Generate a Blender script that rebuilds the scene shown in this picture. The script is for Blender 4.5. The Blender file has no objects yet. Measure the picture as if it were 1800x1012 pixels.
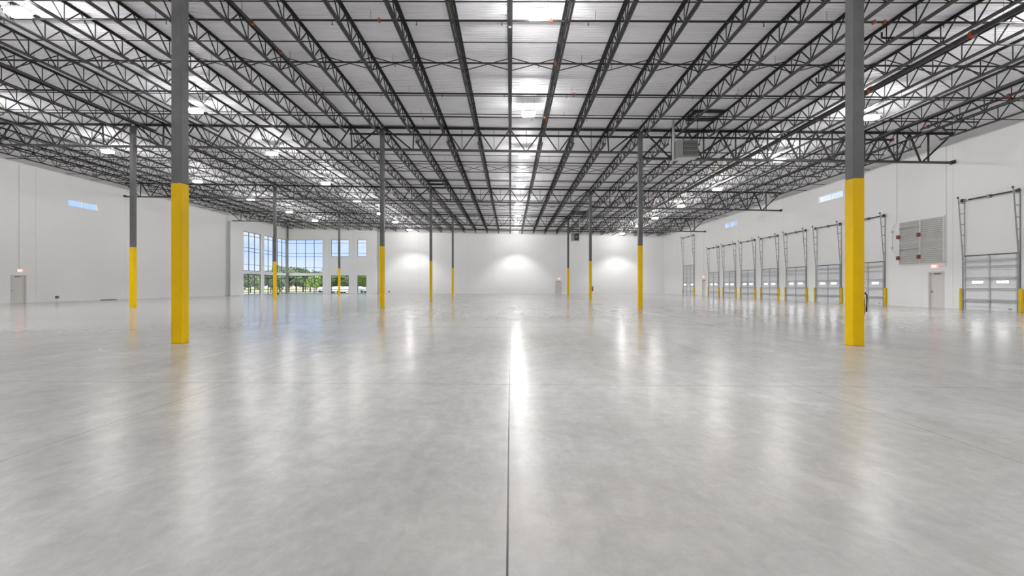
import bpy, math, random
from mathutils import Vector, Matrix
random.seed(7)
C = bpy.context.scene.collection
SL = 0.0213                      # fall of the roof towards the dock wall
HC = 1.367                       # eye height
def zdeck(x): return 11.15 - SL * x

# ------------------------------------------------------------------ materials
def mat(name, col, rough=0.5, metal=0.0, var=0.0, scale=3.0, spec=0.5, emit=None, es=0.0, bump=0.0):
    m = bpy.data.materials.new(name); m.use_nodes = True
    nt = m.node_tree; b = nt.nodes['Principled BSDF']
    b.inputs['Base Color'].default_value = (*col, 1)
    b.inputs['Roughness'].default_value = rough
    b.inputs['Metallic'].default_value = metal
    b.inputs['Specular IOR Level'].default_value = spec
    if emit:
        b.inputs['Emission Color'].default_value = (*emit, 1)
        b.inputs['Emission Strength'].default_value = es
    if var or bump:
        tc = nt.nodes.new('ShaderNodeTexCoord')
        n = nt.nodes.new('ShaderNodeTexNoise'); n.inputs['Scale'].default_value = scale; n.inputs['Detail'].default_value = 5
        nt.links.new(tc.outputs['Object'], n.inputs['Vector'])
        if var:
            r = nt.nodes.new('ShaderNodeValToRGB')
            r.color_ramp.elements[0].position = 0.3; r.color_ramp.elements[1].position = 0.7
            r.color_ramp.elements[0].color = (*[max(0, c * (1 - var)) for c in col], 1)
            r.color_ramp.elements[1].color = (*[min(1, c * (1 + var)) for c in col], 1)
            nt.links.new(n.outputs['Fac'], r.inputs['Fac']); nt.links.new(r.outputs['Color'], b.inputs['Base Color'])
        if bump:
            bp = nt.nodes.new('ShaderNodeBump'); bp.inputs['Strength'].default_value = bump
            nt.links.new(n.outputs['Fac'], bp.inputs['Height']); nt.links.new(bp.outputs['Normal'], b.inputs['Normal'])
    return m

M = {}
M['wall'] = mat('white_wall_paint', (0.88, 0.88, 0.875), 0.6, var=0.012, scale=0.25, spec=0.3)
M['joint'] = mat('wall_sealant', (0.72, 0.72, 0.71), 0.7, var=0.03)
M['post'] = mat('grey_wall_post', (0.5, 0.5, 0.5), 0.6, var=0.04)
M['cpost'] = mat('grey_corner_post', (0.22, 0.22, 0.23), 0.5, var=0.05)
M['deck'] = mat('white_roof_deck', (0.92, 0.92, 0.945), 0.5, var=0.03, scale=0.5)
M['steel'] = mat('dark_grey_steel', (0.024, 0.024, 0.026), 0.5, var=0.25, scale=4)
M['steel2'] = mat('dark_grey_web_steel', (0.018, 0.018, 0.020), 0.5, var=0.2, scale=4)
M['chord'] = mat('lit_chord_steel', (0.042, 0.042, 0.042), 0.45, var=0.2, scale=3)  # same dark steel, colour lightened for the light on the bottom chords
M['pipe'] = mat('black_sprinkler_pipe', (0.018, 0.018, 0.020), 0.4, var=0.2, scale=4)
M['main'] = mat('dark_grey_main_pipe', (0.05, 0.05, 0.052), 0.4, var=0.15, scale=4)
M['rust'] = mat('orange_pipe_coupling', (0.42, 0.10, 0.03), 0.5, var=0.2, scale=20)
M['col'] = mat('grey_column_paint', (0.11, 0.11, 0.112), 0.42, var=0.14, scale=2.2, bump=0.03)
M['yellow'] = mat('yellow_safety_paint', (0.80, 0.51, 0.0), 0.36, var=0.03, scale=2.5, spec=0.2)
M['gyellow'] = mat('yellow_guard_paint', (0.74, 0.50, 0.0), 0.4, var=0.05, scale=3)
M['door'] = mat('grey_dock_door_panel', (0.78, 0.79, 0.81), 0.42, var=0.03, scale=2)
M['rail'] = mat('galvanised_rail', (0.33, 0.335, 0.34), 0.42, 0.0, var=0.12, scale=6)
M['stile'] = mat('galvanised_stile', (0.52, 0.53, 0.545), 0.4, 0.0, var=0.04, scale=5)
M['black'] = mat('black_fitting', (0.012, 0.012, 0.013), 0.4, var=0.2, scale=10)
M['drum'] = mat('dark_cable_drum', (0.10, 0.10, 0.10), 0.4, 0.6, var=0.2, scale=10)
M['mandoor'] = mat('cream_door_paint', (0.70, 0.685, 0.655), 0.5, var=0.01, scale=1.5)
M['frame'] = mat('door_frame_paint', (0.66, 0.65, 0.63), 0.5, var=0.01, scale=2)
M['metal'] = mat('brushed_metal', (0.25, 0.25, 0.24), 0.35, 0.8, var=0.1, scale=20)
M['mull'] = mat('dark_window_mullion', (0.07, 0.085, 0.10), 0.4, 0.3, var=0.1, scale=4)
M['white'] = mat('white_enamel', (0.80, 0.80, 0.80), 0.45, var=0.02)
M['louver'] = mat('grey_louver_blade', (0.58, 0.58, 0.56), 0.5, var=0.05, scale=3)
M['copper'] = mat('brown_actuator', (0.23, 0.085, 0.045), 0.5, var=0.2, scale=12)
M['heater'] = mat('grey_heater_cabinet', (0.27, 0.28, 0.26), 0.45, var=0.05, scale=2)
M['galv'] = mat('galvanised_sheet', (0.62, 0.63, 0.64), 0.4, 0.2, var=0.05, scale=8)
M['red'] = mat('fire_red_paint', (0.30, 0.02, 0.015), 0.3, var=0.1, scale=5)
M['sill'] = mat('concrete_sill', (0.72, 0.72, 0.70), 0.6, var=0.04)
M['led'] = mat('lit_led_lens', (0.9, 0.9, 0.9), 0.5, emit=(1.0, 0.985, 0.97), es=16.0)
M['ledside'] = mat('added_led_glow_rim', (0.9, 0.9, 0.9), 0.5, emit=(1.0, 0.985, 0.97), es=150.0)  # glowing lens sides, added to brighten the walls and roof deck
M['slot'] = mat('daylit_door_slot', (0.9, 0.9, 0.9), 0.3, emit=(0.97, 0.98, 1.0), es=5.0)
M['signface'] = mat('lit_exit_face', (0.85, 0.6, 0.57), 0.5, emit=(1.0, 0.55, 0.5), es=0.55)
M['signred'] = mat('lit_exit_letters', (0.8, 0.05, 0.04), 0.5, emit=(1.0, 0.09, 0.07), es=5.0)
M['leaf'] = mat('green_leaves', (0.11, 0.165, 0.045), 0.6, var=0.4, scale=0.7)
M['leaf2'] = mat('bright_green_leaves', (0.20, 0.31, 0.05), 0.6, var=0.35, scale=0.7)
M['leaf3'] = mat('grey_green_leaves', (0.15, 0.19, 0.10), 0.6, var=0.4, scale=0.7)
M['bark'] = mat('brown_bark', (0.10, 0.07, 0.05), 0.8, var=0.3, scale=4)
M['lawn'] = mat('dry_lawn', (0.19, 0.20, 0.09), 0.9, var=0.2, scale=0.15)
M['asphalt'] = mat('pale_parking_concrete', (0.22, 0.21, 0.195), 0.8, var=0.08, scale=0.4)
M['carw'] = mat('white_car_paint', (0.42, 0.42, 0.42), 0.25, var=0.01)
M['carg'] = mat('grey_car_paint', (0.30, 0.32, 0.34), 0.25, var=0.02)
M['carglass'] = mat('dark_car_glass', (0.03, 0.035, 0.04), 0.08, var=0.1)
M['tyre'] = mat('black_tyre', (0.02, 0.02, 0.02), 0.8, var=0.1)
M['brick'] = mat('pale_brown_cladding', (0.50, 0.40, 0.35), 0.8, var=0.08, scale=0.5)
M['roofb'] = mat('pink_grey_roof', (0.42, 0.33, 0.30), 0.8, var=0.08, scale=0.5)

def glass_mat():
    m = bpy.data.materials.new('clear_window_glass'); m.use_nodes = True
    nt = m.node_tree; nt.nodes.remove(nt.nodes['Principled BSDF']); out = nt.nodes['Material Output']
    t = nt.nodes.new('ShaderNodeBsdfTransparent'); t.inputs['Color'].default_value = (0.93, 0.95, 0.96, 1)
    g = nt.nodes.new('ShaderNodeBsdfGlossy'); g.inputs['Roughness'].default_value = 0.02
    lw = nt.nodes.new('ShaderNodeLayerWeight'); pw = nt.nodes.new('ShaderNodeMath'); pw.operation = 'POWER'; pw.inputs[1].default_value = 5.0
    nt.links.new(lw.outputs['Facing'], pw.inputs[0]); f = nt.nodes.new('ShaderNodeMath'); f.operation = 'MULTIPLY_ADD'; f.inputs[1].default_value = 0.9; f.inputs[2].default_value = 0.05; nt.links.new(pw.outputs[0], f.inputs[0])
    mx = nt.nodes.new('ShaderNodeMixShader')
    nt.links.new(f.outputs[0], mx.inputs[0]); nt.links.new(t.outputs[0], mx.inputs[1]); nt.links.new(g.outputs[0], mx.inputs[2])
    nt.links.new(mx.outputs[0], out.inputs['Surface'])
    return m
M['glass'] = glass_mat()

def floor_mat():
    m = bpy.data.materials.new('polished_concrete'); m.use_nodes = True
    nt = m.node_tree; N = nt.nodes; L = nt.links; b = N['Principled BSDF']
    tc = N.new('ShaderNodeTexCoord'); sep = N.new('ShaderNodeSeparateXYZ'); L.new(tc.outputs['Object'], sep.inputs[0])
    def math_(op, a, c=None, d=None):
        n = N.new('ShaderNodeMath'); n.operation = op
        for i, v in enumerate((a, c, d)):
            if v is None: continue
            if isinstance(v, (int, float)): n.inputs[i].default_value = v
            else: L.new(v, n.inputs[i])
        return n.outputs[0]
    def noise(scale, detail, dist=0.0, rough=0.55, sx=1, sy=1, rot=0.0, off=0.0):
        mp = N.new('ShaderNodeMapping'); mp.inputs['Scale'].default_value = (sx, sy, 1); mp.inputs['Rotation'].default_value = (0, 0, rot)
        mp.inputs['Location'].default_value = (off, off * 0.7, 0)
        L.new(tc.outputs['Object'], mp.inputs[0])
        n = N.new('ShaderNodeTexNoise'); n.inputs['Scale'].default_value = scale; n.inputs['Detail'].default_value = detail
        n.inputs['Distortion'].default_value = dist; n.inputs['Roughness'].default_value = rough
        L.new(mp.outputs[0], n.inputs['Vector']); return n.outputs['Fac']
    X, Y = sep.outputs[0], sep.outputs[1]
    big = noise(0.16, 3, 0.5)
    mid = noise(0.55, 8, 1.0, 0.62, off=9)
    fine = noise(4.5, 9, 0.6, 0.68)
    swirl = noise(0.9, 7, 2.8, 0.6, 1.6, 0.55, 0.45, 30)
    streak = noise(1.2, 6, 0.4, 0.6, 2.2, 0.16, -0.12, 5)
    def band(v, lo, hi, a, c):
        mr = N.new('ShaderNodeMapRange'); mr.inputs['From Min'].default_value = lo; mr.inputs['From Max'].default_value = hi
        mr.inputs['To Min'].default_value = a; mr.inputs['To Max'].default_value = c; L.new(v, mr.inputs['Value']); return mr.outputs[0]
    val = band(big, 0.3, 0.7, 0.955, 1.045)
    val = math_('MULTIPLY', val, band(mid, 0.28, 0.72, 0.90, 1.09))
    val = math_('MULTIPLY', val, band(fine, 0.28, 0.72, 0.90, 1.10))
    grain = noise(13.0, 9, 0.8, 0.72, 1.0, 0.7, 0.3, 14)
    val = math_('MULTIPLY', val, band(grain, 0.3, 0.7, 0.93, 1.07))
    val = math_('MULTIPLY', val, band(swirl, 0.3, 0.7, 0.95, 1.05))
    val = math_('MULTIPLY', val, band(streak, 0.3, 0.72, 0.95, 1.06))
    # thin pale scuffs
    scr = noise(0.7, 2, 1.6, 0.5, 3.2, 0.5, 0.6, 60)
    sc1 = math_('SUBTRACT', 1.0, math_('MULTIPLY', math_('ABSOLUTE', math_('SUBTRACT', scr, 0.55)), 260.0))
    sc1 = math_('MULTIPLY', math_('MAXIMUM', sc1, 0.0), band(fine, 0.52, 0.66, 0.0, 0.07))
    # the pour beyond the column line is a little darker
    strip = band(X, -8.05, -7.95, 0.90, 1.0)
    val = math_('MULTIPLY', val, strip)
    # joints: along the hall every 3.96 m, across every 4.24 m
    def line(v, off, per, half):
        a = math_('ADD', v, off); fr = math_('PINGPONG', a, per / 2)
        return math_('LESS_THAN', fr, half)
    jx = line(X, 0.015 + 3.96, 7.92, 0.006)
    jy = line(Y, -6.2, 8.48, 0.011)
    jc = math_('LESS_THAN', math_('ABSOLUTE', math_('ADD', X, 0.015)), 0.0055)
    jr = line(X, 0.015, 7.92, 0.006)
    j = math_('MAXIMUM', math_('MULTIPLY', jx, 0.36), math_('MULTIPLY', jy, 0.30))
    j = math_('MAXIMUM', j, math_('MULTIPLY', jr, 0.3)); j = math_('MAXIMUM', j, math_('MULTIPLY', jc, 0.85))
    val = math_('MULTIPLY', val, math_('SUBTRACT', 1.0, j))
    # pale rings left by the trowel machine round the two front columns
    ring = None
    for cx, cy, r, w, a in ((-7.94, 10.5, 0.62, 0.05, 0.10), (-7.94, 10.5, 0.36, 0.10, 0.12), (-7.6, 10.6, 1.75, 0.025, 0.16), (7.91, 10.5, 0.42, 0.12, 0.14), (7.91, 10.5, 0.70, 0.02, 0.12)):
        dx = math_('SUBTRACT', X, cx); dy = math_('SUBTRACT', Y, cy)
        d = math_('SQRT', math_('ADD', math_('MULTIPLY', dx, dx), math_('MULTIPLY', dy, dy)))
        on = math_('MULTIPLY', math_('LESS_THAN', math_('ABSOLUTE', math_('SUBTRACT', d, r)), w), a)
        ring = on if ring is None else math_('MAXIMUM', ring, on)
    val = math_('ADD', val, ring); val = math_('ADD', val, sc1)
    comb = N.new('ShaderNodeMix'); comb.data_type = 'RGBA'; comb.blend_type = 'MULTIPLY'; comb.inputs['Factor'].default_value = 1
    warm = N.new('ShaderNodeMix'); warm.data_type = 'RGBA'
    warm.inputs['A'].default_value = (0.355, 0.355, 0.357, 1); warm.inputs['B'].default_value = (0.371, 0.363, 0.35, 1)
    L.new(band(noise(0.22, 2, 0.3, off=77), 0.35, 0.65, 0, 1), warm.inputs['Factor'])
    L.new(warm.outputs['Result'], comb.inputs['A']); L.new(val, comb.inputs['B'])
    L.new(comb.outputs['Result'], b.inputs['Base Color'])
    # the front of the floor is worn duller than the polished rest
    worn = band(Y, 7.5, 14.0, 0.262, 0.17)
    rg = worn
    L.new(rg, b.inputs['Roughness'])
    b.inputs['Specular IOR Level'].default_value = 0.20
    return m
M['floor'] = floor_mat()

# ------------------------------------------------------------------ mesh builder
class MB:
    def __init__(s): s.v = []; s.f = []
    def quad(s, *p):
        n = len(s.v); s.v += [tuple(q) for q in p]; s.f.append(tuple(range(n, n + len(p))))
    def box(s, x0, x1, y0, y1, z0, z1, shear=0.0, taper=None):
        n = len(s.v)
        for x, y, z in ((x0,y0,z0),(x1,y0,z0),(x1,y1,z0),(x0,y1,z0),(x0,y0,z1),(x1,y0,z1),(x1,y1,z1),(x0,y1,z1)):
            s.v.append((x, y, z + shear * x))
        s.f += [(n,n+3,n+2,n+1),(n+4,n+5,n+6,n+7),(n,n+1,n+5,n+4),(n+1,n+2,n+6,n+5),(n+2,n+3,n+7,n+6),(n+3,n,n+4,n+7)]
        return s
    def tube(s, p0, p1, r, seg=8, r1=None, caps=True):
        p0, p1 = Vector(p0), Vector(p1); d = (p1 - p0)
        if d.length < 1e-6: return s
        d.normalize(); a = d.orthogonal().normalized(); b = d.cross(a); r1 = r if r1 is None else r1
        n = len(s.v)
        for p, q in ((p0, r), (p1, r1)):
            for i in range(seg):
                t = 2 * math.pi * i / seg
                s.v.append(tuple(p + (a * math.cos(t) + b * math.sin(t)) * q))
        for i in range(seg):
            k = (i + 1) % seg; s.f.append((n + i, n + k, n + seg + k, n + seg + i))
        if caps:
            s.f.append(tuple(n + i for i in reversed(range(seg)))); s.f.append(tuple(n + seg + i for i in range(seg)))
        return s
    def bar(s, p0, p1, w, h, up=(0, 0, 1)):
        """rectangular bar from p0 to p1, width w across, height h along up"""
        p0, p1 = Vector(p0), Vector(p1); d = (p1 - p0).normalized(); up = Vector(up)
        side = d.cross(up)
        if side.length < 1e-4: side = d.cross(Vector((0, 1, 0)))
        side.normalize(); u = side.cross(d).normalized()
        n = len(s.v)
        for p in (p0, p1):
            for a, b in ((-1,-1),(1,-1),(1,1),(-1,1)):
                s.v.append(tuple(p + side * (a * w / 2) + u * (b * h / 2)))
        s.f += [(n,n+1,n+2,n+3),(n+7,n+6,n+5,n+4)]
        for i in range(4):
            k = (i + 1) % 4; s.f.append((n+i, n+4+i, n+4+k, n+k))
        return s
    def path(s, pts, r, seg=8):
        for a, b in zip(pts, pts[1:]): s.tube(a, b, r, seg)
        return s
    def lathe(s, prof, seg=20, c=(0, 0, 0)):
        n = len(s.v)
        for r, z in prof:
            for i in range(seg):
                t = 2 * math.pi * i / seg; s.v.append((c[0] + r * math.cos(t), c[1] + r * math.sin(t), c[2] + z))
        for j in range(len(prof) - 1):
            for i in range(seg):
                k = (i + 1) % seg; s.f.append((n + j*seg + i, n + j*seg + k, n + (j+1)*seg + k, n + (j+1)*seg + i))
        s.f.append(tuple(n + i for i in reversed(range(seg)))); m = n + (len(prof)-1)*seg; s.f.append(tuple(m + i for i in range(seg)))
        return s
    def build(s, name, m, parent=None, smooth=False, bevel=0.0, loc=None):
        me = bpy.data.meshes.new(name); me.from_pydata(s.v, [], s.f); me.materials.append(m); me.update()
        o = bpy.data.objects.new(name, me); C.objects.link(o)
        if parent: o.parent = parent
        if loc: o.location = loc
        if smooth:
            for p in me.polygons: p.use_smooth = len(p.vertices) == 4
        if bevel:
            md = o.modifiers.new('edge', 'BEVEL'); md.width = bevel; md.segments = 3; md.limit_method = 'ANGLE'
        return o

def tag(o, label, cat, group=None, kind=None):
    o['label'] = label; o['category'] = cat
    if group: o['group'] = group
    if kind: o['kind'] = kind
    return o
def thing(name, label, cat, loc=(0, 0, 0), rz=0.0, group=None, kind='thing'):
    o = bpy.data.objects.new(name, None); C.objects.link(o); o.empty_display_size = 0.3
    o.location = loc; o.rotation_euler = (0, 0, rz)
    return tag(o, label, cat, group, kind)
def copy_tree(o, parent=None):
    c = o.copy(); C.objects.link(c)
    if parent is not None: c.parent = parent
    for ch in list(o.children): copy_tree(ch, c)
    return c
def dup(o, loc, label, rz=None, group=None):
    c = copy_tree(o); c.location = loc; c['label'] = label
    if rz is not None: c.rotation_euler = (0, 0, rz)
    if group: c['group'] = group
    return c
ORD = 'zeroth first second third fourth fifth sixth seventh eighth ninth tenth eleventh twelfth thirteenth fourteenth fifteenth sixteenth seventeenth eighteenth nineteenth'.split()
TENS = {2: ('twentieth', 'twenty'), 3: ('thirtieth', 'thirty')}
def nth(n):
    if n < 20: return ORD[n]
    t, u = divmod(n, 10)
    return TENS[t][0] if u == 0 else TENS[t][1] + '-' + ORD[u]

# ------------------------------------------------------------------ setting
XL, XL2, XR = -39.4, -38.9, 26.5
YB, YF, YW, YJ, XJ = -8.0, 77.9, 76.75, 61.0, -23.3
f = MB(); f.quad((XL, YB, 0), (XR, YB, 0), (XR, YF, 0), (XL, YF, 0))
tag(f.build('floor', M['floor']), 'polished grey concrete floor with a dark centre joint', 'floor', kind='structure')

# corrugated roof deck, flutes running across the hall
dk = MB(); P = 0.1524; y = YB
prof = []
while y < YF + 0.2:
    prof += [(y, 0.0), (y + 0.086, 0.0), (y + 0.096, 0.055), (y + 0.142, 0.055)]; y += P
n0 = 0
for (yy, zz) in prof:
    for x in (XL - 0.1, XR + 0.1): dk.v.append((x, yy, zdeck(x) + zz))
for i in range(len(prof) - 1): dk.f.append((2*i, 2*i+1, 2*i+3, 2*i+2))
n = len(dk.v)
for x, yy in ((XL-0.1, YB), (XR+0.1, YB), (XR+0.1, prof[-1][0]), (XL-0.1, prof[-1][0])): dk.v.append((x, yy, zdeck(x) + 0.12))
dk.f.append((n, n+1, n+2, n+3))
tag(dk.build('ceiling', M['deck']), 'white corrugated metal roof deck above the joists', 'ceiling', kind='structure')

def wall(name, axis, face, u0, u1, thick, holes, label):
    """axis 'x': inner face at x = face, runs in y; axis 'y': inner face at y = face, runs in x. thick is signed, outward."""
    b = MB(); us = sorted({u0, u1, *[h[0] for h in holes], *[h[1] for h in holes]}); zs = sorted({0.0, *[h[2] for h in holes], *[h[3] for h in holes]})
    a0, a1 = min(face, face + thick), max(face, face + thick)
    for ua, ub in zip(us, us[1:]):
        run = []
        for i, za in enumerate(zs):
            zb = zs[i + 1] if i + 1 < len(zs) else None
            um = (ua + ub) / 2; zm = (za + zb) / 2 if zb else za + 0.5
            if any(h[0] < um < h[1] and h[2] < zm < h[3] for h in holes): run.append(None); continue
            if run and run[-1] is not None: run[-1] = (run[-1][0], zb)
            else: run.append((za, zb))
        for r in run:
            if r is None: continue
            za, zb = r
            if axis == 'x': b.box(a0, a1, ua, ub, za, zb if zb else zdeck(face))
            elif zb: b.box(ua, ub, a0, a1, za, zb)
            else:
                n = len(b.v)
                b.box(ua, ub, a0, a1, za, 1)
                for k in range(4, 8):
                    q = b.v[n + k]; b.v[n + k] = (q[0], q[1], zdeck(q[0]))
    return tag(b.build(name, M['wall']), label, 'wall', kind='structure')

DOORS_Y = [25.43 + 4.185 * k for k in (0, 2, 3, 4, 5, 6, 7, 8)]
HL = [(38.66, 41.64, 8.52, 9.13)]
HR = [(36.39, 39.30, 8.48, 9.06), (53.0, 56.0, 8.48, 9.06)]
wall('wall_left', 'x', XL, YB, YJ, -0.25, [(34.1, 35.18, 0, 2.2)] + HL, 'white painted wall opposite the dock doors, with one personnel door')
W1, W2 = (64.05, 68.62), (69.49, 76.70)
wall('wall_left_window', 'x', XL2, YJ, YW + 0.3, -0.3, [(W1[0], W1[1], 0.05, 3.15), (W1[0], W1[1], 3.62, 9.4), (W2[0], W2[1], 0.05, 3.15), (W2[0], W2[1], 3.62, 9.4)], 'white wall section beside the corner with tall glazing')
W3, W4, W5 = (-38.86, -32.66), (-31.2, -28.06), (-26.56, -24.96)
wall('wall_back_window', 'y', YW, XL2, XJ, 0.3, [(W3[0], W3[1], 0.05, 3.15), (W3[0], W3[1], 3.62, 9.4), (W4[0], W4[1], 0.05, 3.19), (W4[0], W4[1], 6.46, 9.41), (W5[0], W5[1], 0.05, 3.19), (W5[0], W5[1], 6.46, 9.41)], 'white far wall section with blue-sky windows')
b = MB(); b.box(XJ - 0.3, XJ, YW + 0.3, YF + 0.3, 0, zdeck(XJ)); b.box(XL - 0.25, XL2 - 0.3, YJ, YJ + 0.3, 0, zdeck(XL)); tag(b.build('wall_back_return', M['wall']), 'narrow white return between the window section and plain far wall', 'wall', kind='structure')
wall('wall_back', 'y', YF, XJ, XR, 0.25, [(7.86, 8.84, 0, 2.2)], 'plain white far wall with one small door')
wall('wall_right', 'x', XR, YB, YF + 0.25, 0.25, [(28.12, 29.08, 0, 2.22), (61.55, 62.5, 0, 2.2)] + HR, 'white wall with the row of dock doors')
b = MB(); b.box(XL, XR, YB - 0.25, YB, 0, 1)
for k in range(4, 8): b.v[k] = (b.v[k][0], b.v[k][1], zdeck(b.v[k][0]))
tag(b.build('wall_front', M['wall']), 'white wall behind the viewpoint', 'wall', kind='structure')

tn = [0]
def trim(b, m, label):
    tn[0] += 1
    return tag(b.build('trim_%d' % tn[0], m), label, 'wall trim', kind='structure')
for yy, w in ((35.94, 'door'), (44.6, 'high window'), (53.3, 'far post')):
    trim(MB().box(XL, XL + 0.004, yy - 0.012, yy + 0.012, 0.1, zdeck(XL) - 0.9), M['joint'], 'sealant joint in the wall opposite the docks near the %s' % w)
for xx, w in ((-15.9, 'nearest the windows'), (-7.5, 'second from the windows'), (-2.9, 'left of the floor joint line'), (8.47, 'directly above the far door'), (17.3, 'nearest the dock wall')):
    trim(MB().box(xx - 0.012, xx + 0.012, YF - 0.004, YF, 2.9 if abs(xx - 8.47) < .1 else 0.1, zdeck(xx) - 0.9), M['joint'], 'sealant joint in the far wall, %s' % w)
for yy, w in ((27.55, 'beside the louver'), (35.85, 'beyond the near column'), (44.2, 'in the middle of the docks'), (52.6, 'near the far high window'), (71.5, 'near the far corner')):
    trim(MB().box(XR - 0.004, XR, yy - 0.012, yy + 0.012, 0.1, zdeck(XR) - 0.9), M['joint'], 'sealant joint in the dock wall %s' % w)
trim(MB().box(XL2 - 0.27, XL2 - 0.01, YJ - 0.2, YJ - 0.002, 0, zdeck(XL) - 1.6), M['post'], 'grey wall post under the farthest girder')
trim(MB().box(XJ + 0.001, XJ + 0.30, YF - 0.35, YF - 0.002, 0, zdeck(XJ) - 0.5), M['post'], 'grey wall post between the plain wall and the windows')
trim(MB().box(-38.85, -38.64, 76.48, 76.69, 0, 11.9), M['cpost'], 'grey corner post between the two tall glazed bays')
trim(MB().box(-32.05, -31.75, YW - 0.05, YW, 0, 10.9), M['wall'], 'shallow white pilaster beside the tall glazing')
# ledger under the deck along the far wall
b = MB(); b.box(XJ + 0.02, XR - 0.02, YF - 0.10, YF - 0.005, 11.02, 11.13, shear=-SL); trim(b, M['steel'], 'dark ledger angle under the deck along the far wall')

# windows ----------------------------------------------------------
wn = [0]
def window(axis, face, u0, u1, z0, z1, nu, zb, label, depth=0.12, m='mull', fw=0.06, white=False):
    """glazed opening set back from the inner face; zb = heights of horizontal bars"""
    wn[0] += 1; sgn = 1 if face > 0 else -1
    e = thing('window_%d' % wn[0], label, 'window', (face, (u0+u1)/2, z0) if axis == 'x' else ((u0+u1)/2, face, z0), kind='structure')
    ox, oy, oz = e.location
    fr = MB(); gl = MB()
    def put(bm, ua, ub, za, zb_, da, db):
        if axis == 'x':
            xa, xb = face + sgn * da, face + sgn * db
            bm.box(min(xa, xb) - ox, max(xa, xb) - ox, ua - oy, ub - oy, za - oz, zb_ - oz)
        else:
            bm.box(ua - ox, ub - ox, face + da - oy, face + db - oy, za - oz, zb_ - oz)
    d0, d1 = depth, depth + 0.10
    put(fr, u0, u0 + fw, z0, z1, d0, d1); put(fr, u1 - fw, u1, z0, z1, d0, d1)
    put(fr, u0 + fw, u1 - fw, z0, z0 + fw, d0, d1); put(fr, u0 + fw, u1 - fw, z1 - fw, z1, d0, d1)
    for i in range(1, nu):
        u = u0 + (u1 - u0) * i / nu; put(fr, u - fw / 2, u + fw / 2, z0 + fw, z1 - fw, d0, d1)
    for z in zb:
        put(fr, u0 + fw, u1 - fw, z - fw * 0.45, z + fw * 0.45, d0 + 0.01, d1 - 0.01)
    du = d0 + 0.05
    if axis == 'x': gl.quad(*[(face + sgn * du - ox, u - oy, z - oz) for u, z in ((u0 + fw, z0 + fw), (u1 - fw, z0 + fw), (u1 - fw, z1 - fw), (u0 + fw, z1 - fw))])
    else: gl.quad(*[(u - ox, face + du - oy, z - oz) for u, z in ((u0 + fw, z0 + fw), (u1 - fw, z0 + fw), (u1 - fw, z1 - fw), (u0 + fw, z1 - fw))])
    fr.build('window_frame', M[m], e); gl.build('pane', M['glass'], e)
    return e
UZ = (8.83, 7.04, 6.49, 4.57); LZ = (2.62, 0.80)
window('x', XL2, W1[0], W1[1], 3.62, 9.4, 3, UZ, 'tall upper window of three columns, farthest from the glazed corner')
window('x', XL2, W1[0], W1[1], 0.05, 3.15, 3, LZ, 'ground-level window of three columns, farthest from the glazed corner', fw=0.09)
window('x', XL2, W2[0], W2[1], 3.62, 9.4, 5, UZ, 'tall upper window of five columns beside the glazed corner')
w2l = window('x', XL2, W2[0], W2[1], 0.05, 3.15, 5, LZ, 'ground-level glazing with the entrance door, beside the glazed corner', fw=0.09)
window('y', YW, W3[0], W3[1], 3.62, 9.4, 4, UZ, 'tall upper window of four columns on the far wall')
window('y', YW, W3[0], W3[1], 0.05, 3.15, 4, LZ, 'ground-level window of four columns on the far wall', fw=0.08)
window('y', YW, W4[0], W4[1], 6.46, 9.41, 1, (8.83, 7.04), 'upper square window on the far wall behind a column')
window('y', YW, W4[0], W4[1], 0.05, 3.19, 1, (2.62, 0.80), 'ground-level square window on the far wall behind a column', fw=0.08)
window('y', YW, W5[0], W5[1], 6.46, 9.41, 1, (8.83, 7.04), 'narrow upper window beside the grey wall post')
window('y', YW, W5[0], W5[1], 0.05, 3.19, 1, (2.62, 0.80), 'narrow ground-level window beside the grey wall post', fw=0.08)
window('x', XL, *HL[0], 2, (), 'high slot window in the wall opposite the docks', m='white', depth=0.10, fw=0.05)
window('x', XR, *HR[0], 2, (), 'high slot window above the docks, nearer one', m='white', depth=0.10, fw=0.05)
window('x', XR, *HR[1], 2, (), 'high slot window above the docks, farther one', m='white', depth=0.10, fw=0.05)

# personnel doors ----------------------------------------------------
dn = [0]
def man_door(loc, rz, w, h, label, hinge=1):
    """local: opening centred on x, wall face at y = 0, room towards -y"""
    dn[0] += 1
    e = thing('door_%d' % dn[0], label, 'door', loc, rz, kind='structure')
    fr = MB(); k = 0.05
    fr.box(-w/2 - k, -w/2 + 0.03, -0.015, 0.14, 0, h + k); fr.box(w/2 - 0.03, w/2 + k, -0.015, 0.14, 0, h + k); fr.box(-w/2 + 0.03, w/2 - 0.03, -0.015, 0.14, h - 0.03, h + k)
    fr.build('frame', M['frame'], e)
    MB().box(-w/2 + 0.032, w/2 - 0.032, 0.09, 0.135, 0.012, h - 0.034).build('leaf', M['mandoor'], e, bevel=0.003)
    MB().box(-w/2 + 0.03, w/2 - 0.03, 0.05, 0.14, 0, 0.012).build('threshold', M['metal'], e)
    c = MB(); c.box(-0.20, 0.16, 0.035, 0.088, h - 0.13, h - 0.05); c.bar((0.14, 0.06, h - 0.06), (0.34 * hinge, 0.02, h - 0.045), 0.03, 0.012); c.build('door_closer', M['metal'], e)
    hx = -hinge * (w/2 - 0.11); hd = MB(); hd.tube((hx, 0.088, 1.0), (hx, 0.03, 1.0), 0.018, 10); hd.bar((hx, 0.035, 1.0), (hx + hinge * 0.12, 0.035, 1.0), 0.018, 0.022); hd.box(hx - 0.035, hx + 0.035, 0.083, 0.09, 0.93, 1.10)
    hd.build('handle', M['metal'], e)
    return e
man_door((XL, 34.64, 0), math.radians(90), 1.08, 2.2, 'cream personnel door in the wall opposite the docks', hinge=1)
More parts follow.
